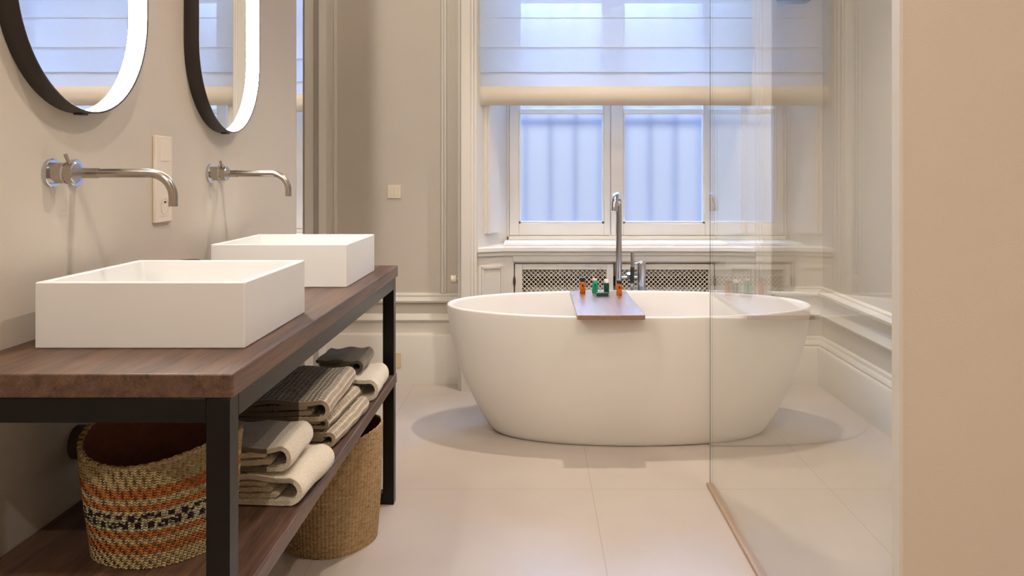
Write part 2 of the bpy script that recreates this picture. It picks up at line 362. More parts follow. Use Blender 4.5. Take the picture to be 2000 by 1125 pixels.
struct('trim_15', bm, woodwork, bevel=.003)
bm = NB()   # splayed wainscot sides with a sunk panel each
for s, xa, xb in ((1, PL, SL), (-1, PR, SR)):
    prism(bm, [(xa, 4.115), (xb, YS), (xb, 4.30), (xa, 4.30)], 0, .69)
    dx, dy = xb-xa, YS-4.115; L = math.hypot(dx, dy); nx, ny = s*dy/L, -abs(dx)/L
    for (a, b, z0, z1) in ((.14, .20, .02, .63), (.78, .84, .02, .63), (.14, .84, .62, .632)):
        p = [(xa+dx*a, 4.115+dy*a), (xa+dx*b, 4.115+dy*b)]
        prism(bm, [p[0], p[1], (p[1][0]+nx*.008, p[1][1]+ny*.008), (p[0][0]+nx*.008, p[0][1]+ny*.008)], z0, z1)
    # post next to the radiator doors
    xc = -.112 if s == 1 else .948
    prism(bm, [(xb, YS), (xc, YS), (xc, 4.30), (xb, 4.30)], 0, .69)
box(bm, -.112, .948, YS+.002, 4.22, .645, .69)
struct('trim_16', bm, woodwork, smooth=False)
struct('trim_17', box(NB(), PL, PR, 4.395, 4.42, .548, .700), woodwork, smooth=False)  # lighter board paints the lit upper strip against the shadow-toned recess back
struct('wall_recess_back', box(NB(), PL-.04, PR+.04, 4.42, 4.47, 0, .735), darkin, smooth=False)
# ---- radiator cover doors with diamond grille
rc = thing('radiator_cover', 'painted cream radiator cover with two diamond-mesh doors under the window', 'radiator cover', (.42, YS, 0))
def door(x0, x1, gx0, gx1):
    zt, gz = .638, .609
    x0, x1, gx0, gx1 = [v-.42 for v in (x0, x1, gx0, gx1)]
    bm = NB(); y0, y1 = .0, .02
    box(bm, x0, gx0, y0, y1, .02, zt); box(bm, gx1, x1, y0, y1, .02, zt); box(bm, gx0, gx1, y0, y1, gz, zt); box(bm, gx0, gx1, y0, y1, .02, .12)
    d = obj('door', bm, woodwork, rc, bevel=.002)
    bm = NB(); st = .0235; z0 = .12; r = .0022
    Wd, Hh = gx1-gx0, gz-z0; k = -int(Hh/st)-1
    while k*st < Wd+Hh:
        for sgn in (1, -1):
            # line x = gx0 + k*st + sgn*(z - z0)
            base = k*st if sgn == 1 else k*st
            ts = sorted([0, Hh]) ; lo, hi = 0, Hh
            if sgn == 1: lo = max(lo, -base); hi = min(hi, Wd-base)
            else: lo = max(lo, base-Wd); hi = min(hi, base)
            if hi-lo > .004:
                a = (gx0+base+sgn*lo, .010+(.003 if sgn == 1 else 0), z0+lo); b = (gx0+base+sgn*hi, .010+(.003 if sgn == 1 else 0), z0+hi)
                tube(bm, [a, b], r, 6)
        k += 1
    obj('mesh_grille', bm, meshm, d)
door(-.106, .412, -.067, .377); door(.426, .942, .437, .916)
for zz in (.55, .15):
    for x in (-.109, .945): obj('hinge', lathe(NB(), [(0, -.03), (.003, -.028), (.007, -.01), (.007, .01), (.003, .028), (0, .03)], (x-.42, -.004, zz), 12), hingem, rc)
rd = thing('radiator', 'cream ribbed radiator seen through the mesh of the cover', 'radiator', (.42, 4.33, .1))
bm = NB()
for i in range(24): box(bm, -.46+i*.04, -.43+i*.04, -.02, .04, .0, .395)
box(bm, -.48, .52, -.045, -.025, 0, .40)
obj('fins', bm, woodwork, rd, bevel=.006)
obj('header', box(NB(), -.47, .51, -.018, .02, .37, .402), woodwork, rd, bevel=.006)
obj('foot', box(NB(), -.44, -.40, -.03, .03, -.1, .02), woodwork, rd); obj('foot', box(NB(), .44, .48, -.03, .03, -.1, .02), woodwork, rd)
# ---- the window
wi = bpy.data.objects.new('window_1', None); COL.objects.link(wi); wi['kind'] = 'structure'; wi.location = (.426, YW, .748)
def L(v): return v-.426
ZB, ZT = .748, 2.95
def zi(v): return v-.748
bm = NB()
box(bm, L(WXL), L(WXL)+.012, -.004, .14, zi(ZB), zi(ZT)); box(bm, L(WXR)-.012, L(WXR), -.004, .14, zi(ZB), zi(ZT))
box(bm, L(WXL), L(WXR), -.004, .14, zi(ZB), zi(ZB)+.022); box(bm, L(WXL), L(WXR), -.004, .14, zi(2.78), zi(ZT))
obj('window_frame', bm, woodwork, wi, bevel=.003)
def sash(x0, x1, gx0, gx1):
    bm = NB(); y0, y1 = .008, .055; zb, zt = .772, 2.778; g0, g1 = .838, 2.70
    a, b, c, d = L(x0), L(x1), L(gx0), L(gx1)
    for q in ((a, c, zb, zt), (d, b, zb, zt), (c, d, zb, g0), (c, d, g1, zt)): box(bm, q[0], q[1], y0, y1, zi(q[2]), zi(q[3]))
    s = obj('sash', bm, woodwork, wi, bevel=.003)
    bm = NB()   # glazing beads
    e = .010
    for q in ((c, c+e, g0, g1), (d-e, d, g0, g1), (c, d, g0, g0+e), (c, d, g1-e, g1)): box(bm, q[0], q[1], y0+.012, y1-.004, zi(q[2]), zi(q[3]))
    obj('glazing_bead', bm, sillp, s)
    for zc in (1.462, 2.085): obj('muntin', box(NB(), c, d, y0+.004, y1-.004, zi(zc)-.014, zi(zc)+.014), sillp, s, bevel=.004)
    for z0, z1 in ((g0+e, 1.448), (1.476, 2.071), (2.099, g1-e)): obj('pane', box(NB(), c+e, d-e, .033, .038, zi(z0), zi(z1)), frost, s, smooth=False)
sash(WXL+.013, .418, -.090, .384); sash(.4215, WXR-.013, .490, .945)
# iron bars and brick wall outside
bars = thing('window_grille', 'blue-grey iron bars outside the frosted window', 'window bars', (.42, 4.62, .74))
for i in range(9): obj('bar', box(NB(), -.62+i*.145-.006, -.62+i*.145+.006, -.008, .008, 0, 2.0), iron, bars)
obj('cross_bar', box(NB(), -.66, .66, -.004, .004, .66, .69), iron, bars); obj('cross_bar', box(NB(), -.66, .66, -.004, .004, .0, .03), iron, bars)
struct('wall_outside', box(NB(), -2.2, 3.2, 4.56, 4.80, -.2, .70), paint, smooth=False)
# ---- roman blind
bl = thing('roman_blind', 'sheer white roman blind with beige hem hanging half-way down the window', 'blind', (.42, 4.125, 1.469))
def wavy(bm, x0, x1, prof, thick=.0012, nx=40):
    """thin cloth sheet; prof = (y, z) list, slightly wavy across x"""
    rows = []
    for k, (y, z) in enumerate(prof):
        rows.append([bm.verts.new((x0+(x1-x0)*i/nx, y+.0015*sin(i*.7+z*9)+.001*sin(i*.31+k), z+.0008*sin(i*.45+k*.3))) for i in range(nx+1)])
    for a, b in zip(rows, rows[1:]):
        for i in range(nx): bm.faces.new((a[i], a[i+1], b[i+1], b[i]))
    return bm
x0, x1 = PL+.006-.42, PR-.006-.42
o = obj('hem', wavy(NB(), x0, x1, [(0, 0), (-.002, .05), (0, .100)]), hemm, bl); so = o.modifiers.new('s', 'SOLIDIFY'); so.thickness = .004
obj('lower_fold', wavy(NB(), x0, x1, [(.004, .094), (.002, .135), (.0, .172)]), blind2, bl)
obj('middle_fold', wavy(NB(), x0, x1, [(.006, .165), (-.006, .235), (-.022, .300)]), blindm, bl)
obj('upper_panel', wavy(NB(), x0, x1, [(-.008, .296), (-.002, .45), (.0, .8), (.0, 1.47)]), blindm, bl)
for z in (.173, .300, .455): obj('rod_pocket', tube(NB(), [(x0, -.002 if z < .29 else -.014 if z < .4 else 0, z), (x1, -.002 if z < .29 else -.014 if z < .4 else 0, z)], .0022, 8), blind2, bl)

# ================================================================ BATH
bath = thing('bathtub', 'freestanding oval white stone-resin bathtub in front of the window', 'bathtub', (.405, 3.475, 0))
def oval_loop(bm, a, b, z, n=128, e=2.12, wob=0):
    vs = []
    for k in range(n):
        t = 2*pi*k/n; c, s = cos(t), sin(t)
        vs.append(bm.verts.new((a*math.copysign(abs(c)**(2/e), c), b*math.copysign(abs(s)**(2/e), s), z)))
    return vs
def bb(a): return .235+(a-.575)/(.215)*.130
prof = [(.52, 0, 0), (.570, 0, 1), (.580, .004, 1), (.592, .012, 1), (.606, .028, 1), (.628, .062, 1), (.654, .105, 1), (.680, .155, 1), (.706, .21, 1), (.730, .27, 1), (.750, .33, 1), (.766, .39, 1), (.778, .45, 1), (.786, .51, 1), (.7895, .543, 1), (.7885, .548, 1), (.785, .550, 1)]
bm = NB(); loops = []
for a, z, _ in prof: loops.append(oval_loop(bm, a, bb(a), z))
for a, b_, z in ((.772, .350, .550), (.768, .346, .548), (.765, .343, .54), (.755, .335, .46), (.735, .32, .36), (.70, .29, .26), (.65, .25, .19), (.58, .20, .155), (.45, .14, .142), (.2, .06, .138)): loops.append(oval_loop(bm, a, b_, z))
for a, b in zip(loops, loops[1:]):
    for k in range(128): bm.faces.new((a[k], a[(k+1) % 128], b[(k+1) % 128], b[k]))
bm.faces.new(loops[0][::-1]); bm.faces.new(loops[-1])
obj('tub_shell', bm, stone, bath, angle=60)
obj('drain_plug', lathe(NB(), [(0, .146), (.03, .146), (.035, .142), (.035, .139), (0, .139)], (0, 0, 0), 24), chromeb, bath)
bd = thing('bath_board', 'brown wooden bath tray laid across the tub rim, carrying toiletries', 'bath tray', (.293, 3.38, .551))
bm = NB(); prism(bm, [(-.131, -.328), (.131, -.328), (.131, .315), (-.131, .315)], 0, .018)
obj('plank', bm, walnut, bd, bevel=.002)
for ya, yb in ((-.24, -.22), (.20, .22)): obj('cleat', box(NB(), -.10, .10, ya, yb, -.012, .0), walnut, bd)
# bath filler
bf = thing('bath_filler', 'floor-standing brushed steel bath tap with hand shower behind the tub', 'tap', (.416, 3.94, 0))
pts = [(0, 0, 0), (0, 0, .5), (0, 0, .955)]+[(-.016*(1-cos(a)), -.055*(1-cos(a)), .955+.055*sin(a)) for a in [pi*k/14 for k in range(1, 15)]]+[(-.034, -.11, .935)]
obj('spout', tube(NB(), pts, .0155, 24), chromeb, bf)
obj('base_plate', lathe(NB(), [(0, 0), (.05, 0), (.05, .008), (.045, .012), (0, .012)], (0, 0, 0), 32), chromeb, bf)
v = obj('mixer_body', tube(NB(), [(.112, 0, .0), (.112, 0, .62), (.112, 0, .675)], .022, 28), chromeb, bf, bevel=.001)
obj('mixer_lever', tube(NB(), [(.112, 0, .672), (.105, -.002, .672), (.078, -.004, .668)], [.012, .006, .005], 14), chromeb, v)
obj('top_cap', lathe(NB(), [(0, .676), (.022, .675), (.023, .673), (.023, .664), (0, .664)], (.112, 0, 0), 28), chromeb, v)
obj('cross_pipe', tube(NB(), [(0, 0, .598), (.112, 0, .598)], .0085, 16), chromeb, bf)
hs = obj('hand_shower', tube(NB(), [(.062, -.03, .575), (.064, -.028, .655)], .0100, 18), rubber, bf)
obj('shower_tip', tube(NB(), [(.064, -.028, .655), (.0645, -.0275, .728)], .0095, 18), chromeb, hs)
obj('hose_nut', tube(NB(), [(.0615, -.031, .575), (.061, -.032, .52)], [.0095, .006], 16), chromeb, hs)
obj('hose', tube(NB(), [(.061, -.032, .52), (.060, -.034, .40), (.062, -.03, .22), (.075, -.01, .12), (.1, 0, .1)], .005, 10), chromeb, hs)
obj('shower_holder', tube(NB(), [(.050, 0, .598), (.050, -.012, .62)], .011, 14), chromeb, bf)
# toiletries on the tray
BZ = .569
def bottle(name, px, D, r, h, liquid, cap, caph, label, lm, square=False):
    t = thing(name, label, 'bottle', (P(px, 0, D).x, D, BZ))
    pr = [(0, 0), (r*.92, 0), (r, .003), (r, h-.004), (r*.8, h), (0, h)]
    obj('bottle_body', lathe(NB(), pr, (0, 0, 0), 24), liquid, t)
    obj('cap', lathe(NB(), [(0, h), (r*.92, h), (r*.92, h+caph-.002), (r*.85, h+caph), (0, h+caph)], (0, 0, 0), 24), cap, t)
    bm = NB(); box(bm, -.004, .004, -r-.0006, -r+.002, h*.60, h*.60+.011); obj('print_mark', bm, lm, t)
bottle('toiletry_bottle', 1138, 3.60, .0125, .056, amber, capk, .018, 'amber toiletry bottle with black cap, leftmost on the bath tray', lblm)
bottle('toiletry_bottle', 1162, 3.62, .0125, .058, teal, capp, .008, 'bright green toiletry bottle with pale pink cap on the bath tray', lblg)
bottle('toiletry_bottle', 1184.5, 3.62, .0122, .048, dgreen, capw, .014, 'dark green toiletry bottle with white cap on the bath tray', lblg)
bottle('toiletry_bottle', 1209.5, 3.55, .0125, .054, amber, capk, .014, 'orange amber toiletry bottle with black cap nearest the bath tap', lblm)
t = thing('toiletry_box', 'small flat dark green box lying in front of the green bottles', 'box', (P(1176, 0, 3.54).x, 3.535, BZ))
obj('box_body', box(NB(), -.026, .026, -.012, .012, 0, .013), boxk, t, bevel=.001)
obj('lid', box(NB(), -.0265, .0265, -.0125, .0125, .013, .0155), simple('box_lid', (60, 84, 84), .3), t, bevel=.0008)

# ================================================================ VANITY
Y0, Y1 = 1.232, 2.715
XF = -.469
vt = thing('vanity_unit', 'washstand with thick dark oak top, black steel frame and oak lower shelf', 'vanity', ((WX+XF)/2, (Y0+Y1)/2, 0))
cx, cy = (WX+XF)/2, (Y0+Y1)/2
def vbox(name, x0, x1, y0, y1, z0, z1, mat, **k): return obj(name, box(NB(), x0-cx, x1-cx, y0-cy, y1-cy, z0, z1), mat, vt, **k)
vbox('worktop', WX+.001, XF, Y0, Y1, .7626, .80, oak, bevel=.0025)
vbox('shelf', WX+.001, -.4715, 1.262, 2.707, .4015, .435, oak, bevel=.0025)
fx = -.475
for (xa, xb) in ((fx-.037, fx), (WX+.002, WX+.039)):
    for (ya, yb) in ((1.234, 1.272), (2.668, 2.706)):
        if ya < 2: vbox('leg', xa, xb, ya, yb, 0, .762, black, bevel=.0015)
        else:
            vbox('leg', xa, xb, ya, yb, .435, .762, black, bevel=.0015); vbox('leg', xa, xb, ya, yb, 0, .4015, black, bevel=.0015)
for ya, yb in ((1.234, 1.272), (2.668, 2.706)): vbox('end_rail', WX+.039, fx-.037, ya, yb, .7236, .7624, black, bevel=.0015); 
vbox('end_rail', WX+.039, fx-.037, 2.668, 2.706, .0, .038, black, bevel=.0015)
vbox('end_rail', WX+.039, fx-.037, 1.234, 1.262, .40, .4355, black, bevel=.0015)
for xa, xb in ((fx-.037, fx), (WX+.002, WX+.039)): vbox('side_rail', xa, xb, 1.272, 2.668, .7236, .7624, black, bevel=.0015)
# basins
def basin(y0, y1, label):
    t = thing('basin', label, 'washbasin', (-.704, (y0+y1)/2, .80), 'square white countertop basins')
    hw, hl, h = .187, (y1-y0)/2, .118; th = .011
    bm = NB()
    def loop(a, b, z, r, n=6):
        vs = []
        for (sx, sy, a0) in ((1, 1, 0), (-1, 1, pi/2), (-1, -1, pi), (1, -1, 3*pi/2)):
            for k in range(n+1):
                an = a0+k*pi/2/n; vs.append(bm.verts.new((sx*(a-r)+r*cos(an), sy*(b-r)+r*sin(an), z)))
        return vs
    lp = [loop(hw-.002, hl-.002, 0, .003), loop(hw, hl, .002, .003), loop(hw, hl, h-.0015, .003), loop(hw-.0015, hl-.0015, h, .003), loop(hw-th, hl-th, h, .006), loop(hw-th-.0015, hl-th-.0015, h-.0015, .006),
          loop(hw-th-.006, hl-th-.006, .045, .015), loop(hw-th-.016, hl-th-.016, .032, .02), loop(.05, .05, .026, .02)]
    n = len(lp[0])
    for a, b in zip(lp, lp[1:]):
        for k in range(n): bm.faces.new((a[k], a[(k+1) % n], b[(k+1) % n], b[k]))
    bm.faces.new(lp[0][::-1]); bm.faces.new(lp[-1])
    obj('bowl', bm, acryl, t, angle=30)
    obj('drain', lathe(NB(), [(0, .032), (.02, .032), (.028, .028), (.028, .026), (0, .026)], (0, 0, 0), 24), chromeb, t)
basin(1.413, 1.783, 'square white countertop basin nearest the front, on the oak top')
basin(2.180, 2.556, 'square white countertop basin at the far end of the oak top')
# wall taps
def wall_tap(y, label):
    t = thing('wall_tap', label, 'tap', (WX, y, 1.113), 'wall-mounted basin taps')
    m1 = obj('mixer_valve', lathe(NB(), [(0, 0), (.0205, 0), (.0205, .050), (.019, .052), (0, .052)], (0, 0, 0), 36, 'x'), chrome, t)
    obj('rosette', lathe(NB(), [(0, 0), (.028, 0), (.028, .007), (.027, .008), (0, .008)], (0, 0, 0), 40, 'x'), chromeb, t)
    obj('rosette', lathe(NB(), [(0, 0), (.028, 0), (.028, .007), (.027, .008), (0, .008)], (0, .077, 0), 40, 'x'), chromeb, t)
    obj('lever', tube(NB(), [(.038, 0, .018), (.031, -.003, .037)], .0035, 12), chrome, m1)
    obj('valve_ring', lathe(NB(), [(.021, .030), (.0215, .031), (.0215, .034), (.021, .035)], (0, 0, 0), 36, 'x'), chromeb, m1)
    r = .050; xe = .205; pts = [(0, .077, 0), (.10, .077, 0), (xe-r, .077, 0)]
    pts += [(xe-r+r*sin(a), .077, -r*(1-cos(a))) for a in [pi/2*k/12 for k in range(1, 13)]]+[(xe, .077, -.068)]
    sp_ = obj('spout', tube(NB(), pts, .0092, 24), chrome, t)
    obj('spout_sleeve', tube(NB(), [(.006, .077, 0), (.052, .077, 0)], .0105, 24), chrome, sp_)
wall_tap(yw(98), 'brushed wall-mounted tap over the nearest basin')
wall_tap(yw(409.5), 'brushed wall-mounted tap over the far basin')
# small tumbler behind the near basin
t = thing('tumbler', 'small copper-rimmed glass tumbler on the oak top behind the near basin', 'tumbler', (-.842, 1.93, .80))
obj('glass_body', lathe(NB(), [(0, 0), (.024, 0), (.028, .094), (.026, .094), (.022, .006), (0, .006)], (0, 0, 0), 28), tumbm, t)
obj('rim_band', lathe(NB(), [(.0258, .094), (.0286, .094), (.0286, .1015), (.0258, .1015), (.0258, .094)], (0, 0, 0), 28), copper, t)
# mirrors
def led_mirror(yc, label):
    t = thing('led_mirror', label, 'mirror', (WX, yc, 1.235), 'pill-shaped lit mirrors')
    r, Hs = .2385, .62
    def pill(a, x, bm, n=40):
        vs = []
        for k in range(n+1):
            an = -k*pi/n; vs.append(bm.verts.new((x, a*cos(an), r+a*sin(an))))
        for k in range(n+1):
            an = pi-k*pi/n; vs.append(bm.verts.new((x, a*cos(an), r+Hs+a*sin(an))))
        return vs
    def strip(loops, bm):
        n = len(loops[0])
        for a, b in zip(loops, loops[1:]):
            for k in range(n): bm.faces.new((a[k], a[(k+1) % n], b[(k+1) % n], b[k]))
    fr = NB(); strip([pill(r-.02, .001, fr), pill(r, .001, fr), pill(r, .040, fr), pill(r-.0005, .0405, fr), pill(r-.0035, .0405, fr), pill(r-.004, .040, fr), pill(r-.004, .0385, fr)], fr)
    obj('frame', fr, frameb, t, angle=50)
    lb = NB(); strip([pill(r-.0045, .0385, lb), pill(r-.0045, .018, lb)], lb); strip([pill(r-.0045, .0385, lb), pill(r-.003, .0385, lb)], lb)
    obj('light_strip', lb, led, t)
    gl = NB(); vs = pill(r-.003, .0175, gl); gl.faces.new(vs); vs = pill(r-.003, .014, gl); gl.faces.new(vs[::-1])
    obj('mirror_glass', gl, mirror, t, smooth=False)
    obj('sensor_button', box(NB(), .010, .028, -.012, .012, -.004, .0005), frameb, t, bevel=.001)
led_mirror(1.618, 'large black-framed pill mirror with lit rim, above the near basin')
led_mirror(2.372, 'black-framed pill mirror with lit rim, above the far basin')
# switch and socket column on left wall
ya, yb = yw(297), yw(329)
t = thing('wall_socket', 'tall cream switch and socket plate on the wall between the taps', 'socket', (WX, (ya+yb)/2, 1.0985))
hw = (yb-ya)/2
obj('cover_plate', box(NB(), 0, .010, -hw, hw, -.109, .109), plast, t, bevel=.003, seg=3)
sw = obj('rocker_switch', prism(NB(), [(.010, -.023), (.0105, -.023), (.0135, .023), (.010, .023)], .046, .092), plast, t, bevel=.001)
obj('blank_insert', box(NB(), .009, .0105, -.023, .023, -.012, .030), plast, t, bevel=.0008)
s = obj('power_socket', box(NB(), .009, .0105, -.024, .024, -.094, -.044), plast, t, bevel=.0008)
obj('socket_well', lathe(NB(), [(.0195, .0105), (.0205, .0112), (.0195, .0108), (.018, .004), (0, .004)], (0, 0, -.069), 28, 'x'), plastd, s)
obj('earth_pin', tube(NB(), [(.004, 0, -.058), (.014, 0, -.058)], .0024, 10), holem, s)
for dy in (-.009, .009): obj('socket_hole', lathe(NB(), [(0, .0045), (.0025, .0045), (.0025, .004), (0, .004)], (.0, dy, -.072), 12, 'x'), holem, s)
# light switch on back wall, plate on baseboard, radiator valve, dark fixture
sx, sz = P(770.5, 374, YB).x, P(770.5, 374, YB).z
t = thing('light_switch', 'square cream double light switch on the back wall', 'light switch', (sx, YB, sz))
obj('cover_plate', box(NB(), -.037, .037, -.010, 0, -.037, .037), plast, t, bevel=.003, seg=3)
for a, b in ((-.021, -.001), (.001, .021)): obj('rocker', box(NB(), a, b, -.0135, -.009, -.020, .020), plast, t, bevel=.001)
t = thing('socket_plate', 'small cream blank plate low on the baseboard behind the vanity leg', 'socket', (P(774, 703, YB-.045).x, YB-.045, P(774, 703, YB-.045).z))
obj('cover_plate', box(NB(), -.026, .026, -.006, 0, -.041, .041), simple('plate_beige', (214, 192, 156), .4), t, bevel=.002)
t = thing('radiator_valve', 'small white ribbed radiator valve on the side of the window casing', 'valve', (PL-.100, 4.12, P(0, 545, 4.12).z))
bm = NB(); prf = []
for i in range(7): prf += [(.020 if i % 2 else .0225, .010+i*.005), (.020 if i % 2 else .0225, .014+i*.005)]
lathe(bm, [(0, .006)]+[(.012, .006)]+prf+[(.018, .05), (0, .052)], (0, 0, 0), 28, 'x')
for vtx in bm.verts: vtx.co.x = -vtx.co.x*.75+.0
obj('knob', bm, plast, t)
obj('valve_stem', tube(NB(), [(.004, 0, 0), (-.012, 0, 0), (-.012, 0, -.012)], .010, 14), plast, t)
t = thing('wall_fixture', 'dark rounded fixture high on the back wall right of the window', 'wall fixture', (P(1545, 0, YB).x, YB, 2.02))
obj('body', box(NB(), -.085, .085, -.09, 0, 0, .26), simple('fixture_dark', (60, 85, 105), .4), t, bevel=.02, seg=4)
obj('cover', box(NB(), -.075, .075, -.095, -.088, .03, .23), simple('fixture_cover', (80, 100, 115), .4), t, bevel=.003)
# waste pipe under near basin
py_, pz = yw(150), P(0, 862, 1.64).z
t = thing('waste_pipe', 'dark metal basin waste pipe with round wall flange under the oak top', 'pipe', (WX, py_, pz))
obj('wall_flange', lathe(NB(), [(0, 0), (.0345, 0), (.0345, .020), (.033, .022), (0, .022)], (0, 0, 0), 40, 'x'), darkm, t)
obj('pipe', tube(NB(), [(.0, 0, 0), (.10, 0, 0), (.212, 0, 0)]+[(.212+.02*sin(a), 0, .02*(1-cos(a))) for a in [pi/2*k/6 for k in range(1, 7)]]+[(.232, 0, .763-pz)], .0145, 24), darkm, t)
obj('collar', lathe(NB(), [(.0145, .022), (.018, .022), (.018, .034), (.0145, .034)], (0, 0, 0), 30, 'x'), darkm, t)

# ================================================================ SHOWER SCREEN
gt = thing('shower_screen', 'tall clear glass shower screen standing in a slim floor channel', 'shower screen', (.6235, 2.09, 0))
obj('glass_pane', box(NB(), -.004, .004, 1.362-2.09, 2.824-2.09, .010, 2.35), glass, gt, smooth=False)
obj('glass_edge', box(NB(), -.0014, .0014, 2.8242-2.09, 2.8252-2.09, .010, 2.35), edgeg, gt, smooth=False)
obj('floor_channel', box(NB(), -.0125, .0125, 1.36-2.09, 2.828-2.09, 0, .013), channel, gt, bevel=.001)

# ================================================================ BASKETS
def weave_mat(name, col, ribs=110, row=.0044, dark=.62):
    mt = simple(name, col, .8, noise_s=70, noise_a=.28); m = M.__new__(M); m.m = mt; m.t = mt.node_tree; m.n = m.t.nodes; m.l = m.t.links; m.b = m.n['Principled BSDF']
    t = m.node('ShaderNodeTexCoord'); s = m.node('ShaderNodeSeparateXYZ'); m.l.new(t.outputs['Object'], s.inputs[0])
    at = m.node('ShaderNodeMath', operation='ARCTAN2'); m.l.new(s.outputs[1], at.inputs[0]); m.l.new(s.outputs[0], at.inputs[1])
    a = m.node('ShaderNodeMath', operation='MULTIPLY'); m.l.new(at.outputs[0], a.inputs[0]); a.inputs[1].default_value = ribs
    z = m.node('ShaderNodeMath', operation='MULTIPLY'); m.l.new(s.outputs[2], z.inputs[0]); z.inputs[1].default_value = 2*pi/row
    sa = m.node('ShaderNodeMath', operation='SINE'); m.l.new(a.outputs[0], sa.inputs[0])
    zz = m.node('ShaderNodeMath', operation='MULTIPLY_ADD'); m.l.new(sa.outputs[0], zz.inputs[0]); zz.inputs[1].default_value = 1.2; m.l.new(z.outputs[0], zz.inputs[2])
    sz = m.node('ShaderNodeMath', operation='SINE'); m.l.new(zz.outputs[0], sz.inputs[0])
    ad = m.node('ShaderNodeMath', operation='ADD'); m.l.new(sa.outputs[0], ad.inputs[0]); m.l.new(sz.outputs[0], ad.inputs[1])
    mr = m.node('ShaderNodeMapRange'); mr.inputs[1].default_value = -1.6; mr.inputs[2].default_value = .6; mr.inputs[3].default_value = dark; m.l.new(ad.outputs[0], mr.inputs[0])
    old = m.b.inputs['Base Color'].links[0].from_socket
    mu = m.node('ShaderNodeMix'); mu.data_type = 'RGBA'; mu.blend_type = 'MULTIPLY'; mu.inputs[0].default_value = 1; m.l.new(old, mu.inputs[6]); m.l.new(mr.outputs[0], mu.inputs[7]); m.l.new(mu.outputs[2], m.b.inputs['Base Color'])
    b = m.node('ShaderNodeBump'); b.inputs['Strength'].default_value = .9; b.inputs['Distance'].default_value = .003; m.l.new(ad.outputs[0], b.inputs['Height']); m.l.new(b.outputs[0], m.b.inputs['Normal'])
    return mt
straw = weave_mat('straw', (255, 208, 150), dark=.74)
straworange = weave_mat('orange_straw', (232, 140, 70), dark=.74)
strawdark = weave_mat('plum_straw', (58, 24, 34))
strawlight = weave_mat('pale_straw', (255, 226, 176), dark=.74)
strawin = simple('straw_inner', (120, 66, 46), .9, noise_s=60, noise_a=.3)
def basket(name, label, loc, r0, r1, h, rows, cols, colfn, mats, mat, lean=0, amp=.0016, rimdip=None, belly=0, coil=False):
    t = thing(name, label, 'basket', loc)
    def rad(f): return r0+(r1-r0)*f+belly*sin(pi*f)
    bm = NB(); grid = []
    for j in range(rows+1):
        f = j/rows; z = h*f; ring = []
        for i in range(cols):
            a = 2*pi*i/cols
            d = amp*(1 if (i+j) % 2 else -1)
            if coil: d = amp*(.7*(1 if j % 2 else -1)+.3*(1 if (i+j//2) % 3 else -1))
            rr = rad(f)+d+.002*sin(a*3+f*4)+.0015*sin(a*5+1.3)
            zz = z+(rimdip(a)*f*f if rimdip else 0)+.0006*random.uniform(-1, 1)
            ring.append(bm.verts.new((rr*cos(a)+lean*f*h, rr*sin(a), zz)))
        grid.append(ring)
    for j in range(rows):
        for i in range(cols):
            fc = bm.faces.new((grid[j][i], grid[j][(i+1) % cols], grid[j+1][(i+1) % cols], grid[j+1][i]))
            fc.material_index = colfn(1-(j+.5)/rows, 2*pi*(i+.5)/cols, i, j)
    obj('basket_wall', bm, None, t, mats=mats, angle=180)
    bm = NB(); g2 = []
    for j in range(13):
        f = j/12; rr0 = rad(f)-.006
        g2.append([bm.verts.new(((rr0+.002*sin(2*pi*i/64*3+f*4))*cos(2*pi*i/64)+lean*f*h, (rr0+.002*sin(2*pi*i/64*3+f*4))*sin(2*pi*i/64), max(.004, h*f+(rimdip(2*pi*i/64)*f*f if rimdip else 0)))) for i in range(64)])
    for a, b in zip(g2, g2[1:]):
        for i in range(64): bm.faces.new((a[i], b[i], b[(i+1) % 64], a[(i+1) % 64]))
    bm.faces.new(g2[0])
    obj('lining', bm, strawin, t)
    bm = NB(); n = 120; pts = []
    for k in range(n+1):
        a = 2*pi*k/n; rr = rad(1)-.003+.002*sin(a*3+4)+.0015*sin(a*5+1.3)
        pts.append((rr*cos(a)+lean*h+.0008*cos(a*48), rr*sin(a)+.0008*cos(a*48), h+(rimdip(a) if rimdip else 0)+.0012*sin(a*48)))
    tube(bm, pts, .0048 if not coil else .003, 8, cap=False); obj('rim', bm, mat, t)
    bm = NB(); lathe(bm, [(0, 0), (rad(0)-.002, 0), (rad(0)-.002, .004), (0, .004)], (0, 0, 0), 48); obj('base', bm, mat, t)
    return t
def stripes(g, a, i, j):
    if .23 < g < .34 or .39 < g < .45 or .65 < g < .71 or .775 < g < .865: return 1
    if .45 <= g < .49 or .615 < g <= .65 or .345 < g < .36: return 3
    if .49 <= g <= .615:
        q = (g-.49)/.125; dg = (i/16.0+q) % 1
        if abs(dg-.42) < .045 or abs(dg-.58) < .045: return 2
        if abs(dg-.5) < .05: return 3
        blk = (i//2+(0 if q < .5 else 1)) % 2
        return 2 if blk == 0 and (q < .38 or q > .62) else 3
    return 0
def dip1(a): return .016*cos(2*(a+.4))+.010*cos(a-pi*.95)-.004*cos(a+pi/2)
basket('striped_basket', 'round straw basket with orange stripes and a plum zigzag band, on the oak shelf', (-.690, 1.478, .4355), .120, .137, .192, 66, 150, stripes, [straw, straworange, strawdark, strawlight], straw, amp=.0022, rimdip=dip1)
def plain(g, a, i, j): return 1 if noise.noise(Vector((i*.22, j*.55, 3))) > .12 and (i+j*2) % 3 else 0
bst = weave_mat('natural_straw', (226, 188, 138), 80, .0045, .84); bst2 = weave_mat('darker_straw', (202, 162, 112), 80, .0045, .84)
def dip2(a): return .006*cos(2*a)+.018*cos(a-.2)
